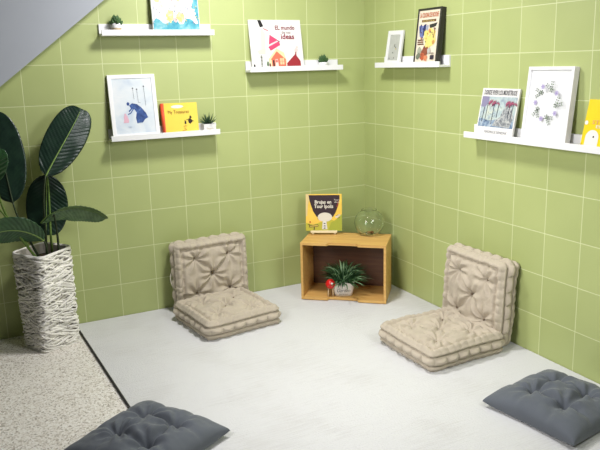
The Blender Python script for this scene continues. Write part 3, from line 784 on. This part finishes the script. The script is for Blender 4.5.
# grassy plant with Garden pot
t = thing('potted_plant', 'bushy green striped grass plant in a whitish pot inside the crate', 'plant', (-.383, -.368, ZI), -.5)
bm = bmesh.new(); prev = None
PW = mat('chalky_pot', lin(228, 222, 213), .7, .2, .06, 25)
lv = []
for b_, z in ((.050, 0), (.056, .035), (.063, .082), (.065, .086), (.060, .086), (.057, .076)):
    ring = []
    for k in range(32):
        a_ = 2*PI*k/32; c, s = math.cos(a_), math.sin(a_)
        ring.append(bm.verts.new((b_*1.05*math.copysign(abs(c)**.55, c), b_*.72*math.copysign(abs(s)**.55, s), z)))
    lv.append(ring)
for p, q in zip(lv, lv[1:]):
    for k in range(32): bm.faces.new((p[k], p[(k+1) % 32], q[(k+1) % 32], q[k])).smooth = True
bm.faces.new(lv[0][::-1]); bm.faces.new(lv[-1]).material_index = 1
obj('pot', bm, [PW, MATS['potting_soil']], t)
a = Art(.10, .08, -.0385); a.bm.free()
tx = a.text('Garden', .48, .42, .032, flat(84, 80, 76), t, width=.078, shear=.35); tx.data.transform(Matrix.Translation((0, .0385-.0425, 0)) ); tx.rotation_euler = (.09, 0, 0)
tx = a.text('green', .5, .2, .014, flat(150, 146, 138), t, width=.05); tx.data.transform(Matrix.Translation((0, -.0018, 0))); tx.rotation_euler = (.09, 0, 0)
gA = mat('grass_green', lin(44, 80, 42), .45, .4, .35, 40); gB = mat('grass_stripe', lin(150, 186, 140), .5, .4, .1, 40)
bm = bmesh.new(); rnd = random.Random(11)
for k in range(320):
    a_ = rnd.uniform(0, 2*PI); R0 = .035*math.sqrt(rnd.random()); el = rnd.uniform(.25, 1.5); L = rnd.uniform(.115, .165)*(1 if el < 1.0 else 1.15)
    d = Vector((math.cos(a_), math.sin(a_), 0)); sd = Vector((-math.sin(a_), math.cos(a_), 0))
    p0 = Vector((math.cos(a_)*R0*1.2, math.sin(a_)*R0*.9, .074)); wd = rnd.uniform(.0035, .0055)
    if math.sin(a_) < .35 and math.cos(a_) < .1 and el < 1.15: L *= .55
    pts = bez([p0, p0+(d*math.cos(el)+Vector((0, 0, math.sin(el))))*L*.6, p0+d*L*(.35+.65*math.cos(el))+Vector((0, 0, L*math.sin(el)*.62-.028*math.cos(el)))], 8)
    prev = None
    for i, p in enumerate(pts):
        q = i/8; ww = wd*(.5+1.1*q if q < .45 else 1)*(1-max(0, q-.45)/.55)**.8+.0003
        up = Vector((0, 0, 1)); nrm = (d*-.3+up).normalized()*ww*.5
        row = [bm.verts.new(p-sd*ww+nrm), bm.verts.new(p-sd*ww*.25), bm.verts.new(p+sd*ww*.25), bm.verts.new(p+sd*ww+nrm)]
        if prev:
            for j in range(3):
                f = bm.faces.new((prev[j], prev[j+1], row[j+1], row[j])); f.smooth = True; f.material_index = 1 if (j == 1 and k % 2) or k % 7 == 0 else 0
        prev = row
o = obj('foliage', bm, [gA, gB], t)
sm = o.modifiers.new('s', 'SOLIDIFY'); sm.thickness = .0005

# ---------------------------------------------------------------- big leafy plant
pot0 = Vector((-1.998, -.185, .0005))
t = thing('potted_plant', 'large banana-leaf plant in a tall white woven planter by the left wall', 'plant', pot0)
BOT = [Vector(p) for p in ((-2.118, -.150, 0), (-2.050, -.298, 0), (-1.878, -.235, 0), (-1.946, -.085, 0))]
TOP = [Vector(p) for p in ((-2.135, -.160, .492), (-2.025, -.325, .492), (-1.870, -.180, .492), (-1.985, -.030, .492))]
for C_ in (BOT, TOP):
    cc = sum(C_, Vector())/4
    for v in C_: v += (v-cc)*.10; v -= Vector((pot0.x, pot0.y, 0))
def psurf(s, v, off=0):
    """s: 0..4 round the planter (rounded square), v: 0..1 up"""
    s = s % 4; i = int(s); q = s-i
    def loop(C):
        c = sum(C, Vector())/4
        a, b = C[i], C[(i+1) % 4]; p = a.lerp(b, q)
        e = min(q, 1-q); rr = .16
        if e < rr: p = p.lerp(c, .10*(1-e/rr)**2)
        return p, c
    pb, cb = loop(BOT); ptp, ct = loop(TOP)
    p = pb.lerp(ptp, v); c = cb.lerp(ct, v); n_ = (p-c); n_.z = 0; n_.normalize()
    return p + n_*off, n_
bm = bmesh.new(); rows = []
for off, vs in ((-.008, [k/12 for k in range(13)]), (-.016, [k/12 for k in range(12, -1, -1)])):
    for v in vs: rows.append([bm.verts.new(psurf(s/8, v, off)[0]) for s in range(32)])
for p, q in zip(rows, rows[1:]):
    for k in range(32): bm.faces.new((p[k], p[(k+1) % 32], q[(k+1) % 32], q[k]))
bm.faces.new(rows[0][::-1])
obj('liner', bm, mat('liner_gap_shade', lin(172, 166, 155), .8), t)  # inner wall darkened to paint the shade in the weave gaps
bm = bmesh.new(); rows = [[bm.verts.new(psurf(s/8, .90, -.016)[0]) for s in range(32)]]
bm.faces.new(rows[0]); obj('soil', bm, MATS['potting_soil'], t)
bm = bmesh.new(); rnd = random.Random(21)
def strip(pts, wd, thk):
    ring = []
    for i, (p, n_) in enumerate(pts):
        a, b = pts[max(0, i-1)][0], pts[min(len(pts)-1, i+1)][0]; tg = (b-a).normalized(); sd = tg.cross(n_).normalized()
        ring.append([bm.verts.new(p+sd*x*wd/2+n_*y*thk/2) for x, y in ((-1, -.5), (-.6, 1), (.6, 1), (1, -.5), (0, -1))])
    for a, b in zip(ring, ring[1:]):
        for k in range(5): bm.faces.new((a[k], a[(k+1) % 5], b[(k+1) % 5], b[k])).smooth = True
    bm.faces.new(ring[0]); bm.faces.new(ring[-1][::-1])
for k in range(740):
    s0 = rnd.uniform(0, 4); v0 = .006 + .988*((k*.618034) % 1); ln = rnd.uniform(.45, 1.0)
    sl = rnd.choice([-1, 1])*rnd.uniform(.05, .20)
    lay = rnd.uniform(-.006, .006); cv = rnd.uniform(-.012, .012)
    pts = []
    for i in range(13):
        q = i/12-.5; v = max(.008, min(.992, v0+sl*q*ln+cv*(1-4*q*q)))
        pts.append(psurf(s0+q*ln, v, lay+.004*math.cos(q*9+k)))
    strip(pts, rnd.uniform(.0075, .0105), .005)
for v in (.004, .99, .998):
    strip([psurf(s/12, v, .001) for s in range(49)], .012, .008)
bmesh.ops.recalc_face_normals(bm, faces=bm.faces)
obj('woven_basket', bm, mat('white_wicker', lin(238, 235, 228), .6, .3, .06, 14, .3, 120), t)

LEAF = {}
def leafmat(name, c1, c2, rough=.3):
    m = mat(name, c1, rough, .5, .0); nt = m.node_tree
    r = [n for n in nt.nodes if n.type == 'VALTORGB'][0]; r.color_ramp.elements[0].color = c1+(1,); r.color_ramp.elements[1].color = c2+(1,)
    return m
LD = leafmat('dark_leaf', lin(24, 42, 34), lin(34, 56, 42)); LM = leafmat('mid_leaf', lin(40, 74, 44), lin(56, 94, 54)); LL = leafmat('light_leaf', lin(52, 84, 50), lin(92, 122, 74))
RIB = mat('leaf_midrib', lin(128, 156, 84), .5); STEM = mat('dark_stem', lin(50, 62, 40), .5, .3, .2, 20); STEML = mat('green_stem', lin(98, 124, 58), .5, .3, .2, 20)
def leaf(mid, side, wl, wr, m, fold=.25, droop=0, ribm=RIB, pleat=.0016, pf=150, n=60, nv=12, tipsq=.5, stem=None, stemm=STEM, seed=0, curl=0):
    P = [p-pot0 for p in bez(mid, n)]; side = Vector(side).normalized()
    L = sum((b-a).length for a, b in zip(P, P[1:])); bm = bmesh.new(); rows = []
    for i, p in enumerate(P):
        tg = (P[min(i+1, n)]-P[max(0, i-1)]).normalized(); sd = (side-tg*side.dot(tg)).normalized(); nr = sd.cross(tg).normalized()
        q = i/n; prof = (math.sin(PI*min(1, q**.62*1.0)) if q < 1 else 0); prof = max(0.02, (max(0, 4*q*(1-q)))**tipsq)
        row = []
        for j in range(-nv, nv+1):
            v = j/nv; hw = (wl if v < 0 else wr)*prof
            x = abs(v)*hw
            pl = pleat*math.sin(pf*(q*L*2 - x*1.1)+.5*noise.noise((q*6, v*3, seed)))*min(1, abs(v)*5)
            zz = -x*fold + pl - droop*abs(v)**2*hw + curl*abs(v)**3*hw
            wob = .006*noise.noise((q*5+seed, v*2, 1))*abs(v)
            row.append(bm.verts.new(p+sd*v*hw*math.cos(fold*.6)+nr*(zz+wob)+tg*abs(v)*hw*.28))
        rows.append(row)
    for a, b in zip(rows, rows[1:]):
        for j in range(2*nv): bm.faces.new((a[j], a[j+1], b[j+1], b[j])).smooth = True
    o = obj('leaf', bm, m, t); s = o.modifiers.new('s', 'SOLIDIFY'); s.thickness = .0009
    bm = bmesh.new(); tube(bm, P[:int(n*.97)], [.0042*(1-.75*i/n) for i in range(int(n*.97))], 8)
    obj('midrib', bm, ribm, o)
    if stem:
        bm = bmesh.new(); pts = [p-pot0 for p in bez(stem, 16)]; tube(bm, pts, [.0065-.0025*i/16 for i in range(17)], 8); obj('stem', bm, stemm, t)
    return o
cr = tuple(r_)
upx = lambda x, y, D=-.2: None
# A: tall upper leaf
leaf([(-1.950, -.190, .862), (-1.885, -.185, .97), (-1.80, -.165, 1.08), (-1.745, -.135, 1.175)], (.86, -.15, -.52), .098, .092, LD, fold=.16, tipsq=.42, stem=[(-1.985, -.2, .46), (-1.975, -.21, .60), (-1.985, -.20, .74), (-1.950, -.190, .864)], seed=1, pleat=.0020)
# B: dark left leaf
leaf([(-2.112, -.20, .748), (-2.125, -.17, .88), (-2.14, -.13, 1.03), (-2.155, -.10, 1.175)], (.95, -.3, .06), .115, .105, LD, fold=.12, tipsq=.45, ribm=STEM, stem=[(-2.02, -.21, .46), (-2.055, -.215, .55), (-2.10, -.21, .66), (-2.112, -.20, .75)], seed=2)
# F: small brighter leaf in front of B
leaf([(-2.17, -.27, .87), (-2.168, -.30, .94), (-2.16, -.31, .98), (-2.15, -.29, 1.02)], (.8, -.5, -.2), .06, .045, LM, fold=.2, stem=[(-2.03, -.24, .46), (-2.10, -.26, .58), (-2.19, -.26, .74), (-2.17, -.27, .862)], stemm=STEML, seed=3)
# C: dark hanging centre leaf
leaf([(-1.938, -.115, .86), (-1.945, -.10, .78), (-1.955, -.10, .68), (-1.968, -.12, .552)], (1, -.2, 0), .098, .104, LD, fold=-.12, tipsq=.42, stem=[(-1.955, -.17, .46), (-1.955, -.15, .60), (-1.93, -.14, .80), (-1.938, -.115, .862)], stemm=STEML, seed=4)
# D: light leaf arching to the right
leaf([(-2.000, -.235, .640), (-1.92, -.235, .725), (-1.79, -.22, .705), (-1.682, -.20, .618)], (.05, -.78, .60), .082, .085, LL, fold=.35, stem=[(-1.93, -.22, .46), (-1.925, -.225, .55), (-1.93, -.23, .62), (-1.935, -.235, .675)], seed=5, tipsq=.5, ribm=STEML)
# E: lower left leaf drooping to the left
leaf([(-1.998, -.27, .560), (-2.06, -.285, .625), (-2.16, -.29, .665), (-2.27, -.28, .600)], (-.05, -.45, .89), .085, .075, LM, fold=.12, stem=[(-1.99, -.24, .46), (-1.985, -.25, .50), (-1.985, -.26, .53), (-1.998, -.27, .562)], seed=6)
# extra thin stem
bm = bmesh.new(); tube(bm, [p-pot0 for p in bez([(-2.04, -.22, .46), (-2.075, -.25, .58), (-2.15, -.27, .68), (-2.21, -.27, .80)], 14)], .004, 8); obj('stem', bm, STEML, t)

# ---------------------------------------------------------------- light
def area(name, loc, tgt, size, e, col=(1, 1, 1), sy=None):
    l = bpy.data.lights.new(name, 'AREA'); l.energy = e; l.size = size; l.color = col
    if sy: l.shape = 'RECTANGLE'; l.size_y = sy
    o = bpy.data.objects.new(name, l); COL.objects.link(o)
    o.matrix_world = Matrix.Translation(loc) @ (Vector(tgt)-Vector(loc)).to_track_quat('-Z', 'Y').to_matrix().to_4x4()
    return o
area('ceiling_lamp', (-1.05, -.88, 2.28), (-1.0, -.75, 0), .30, 34.5, (1, .98, .985))
area('fill_light', (-2.5, -2.05, 1.5), (-.1, -1.35, .5), .7, 12, (1, .985, .985)).data.spread = 1.5  # added unseen fill from the left, spread narrowed towards the right wall
area('side_fill', (-.20, -3.0, 1.9), (-1.3, -.1, .75), .9, 19, (.98, .985, 1)).data.spread = 2.2  # added unseen fill from the right, for left wall shadows and sheen
W = bpy.data.worlds.new('world'); SC.world = W; W.use_nodes = True
W.node_tree.nodes['Background'].inputs[0].default_value = (.96, .96, 1, 1); W.node_tree.nodes['Background'].inputs[1].default_value = .03
SC.view_settings.view_transform = 'Standard'; SC.view_settings.look = 'None'; SC.view_settings.gamma = 1; SC.view_settings.exposure = 0
SC.view_settings.use_curve_mapping = False
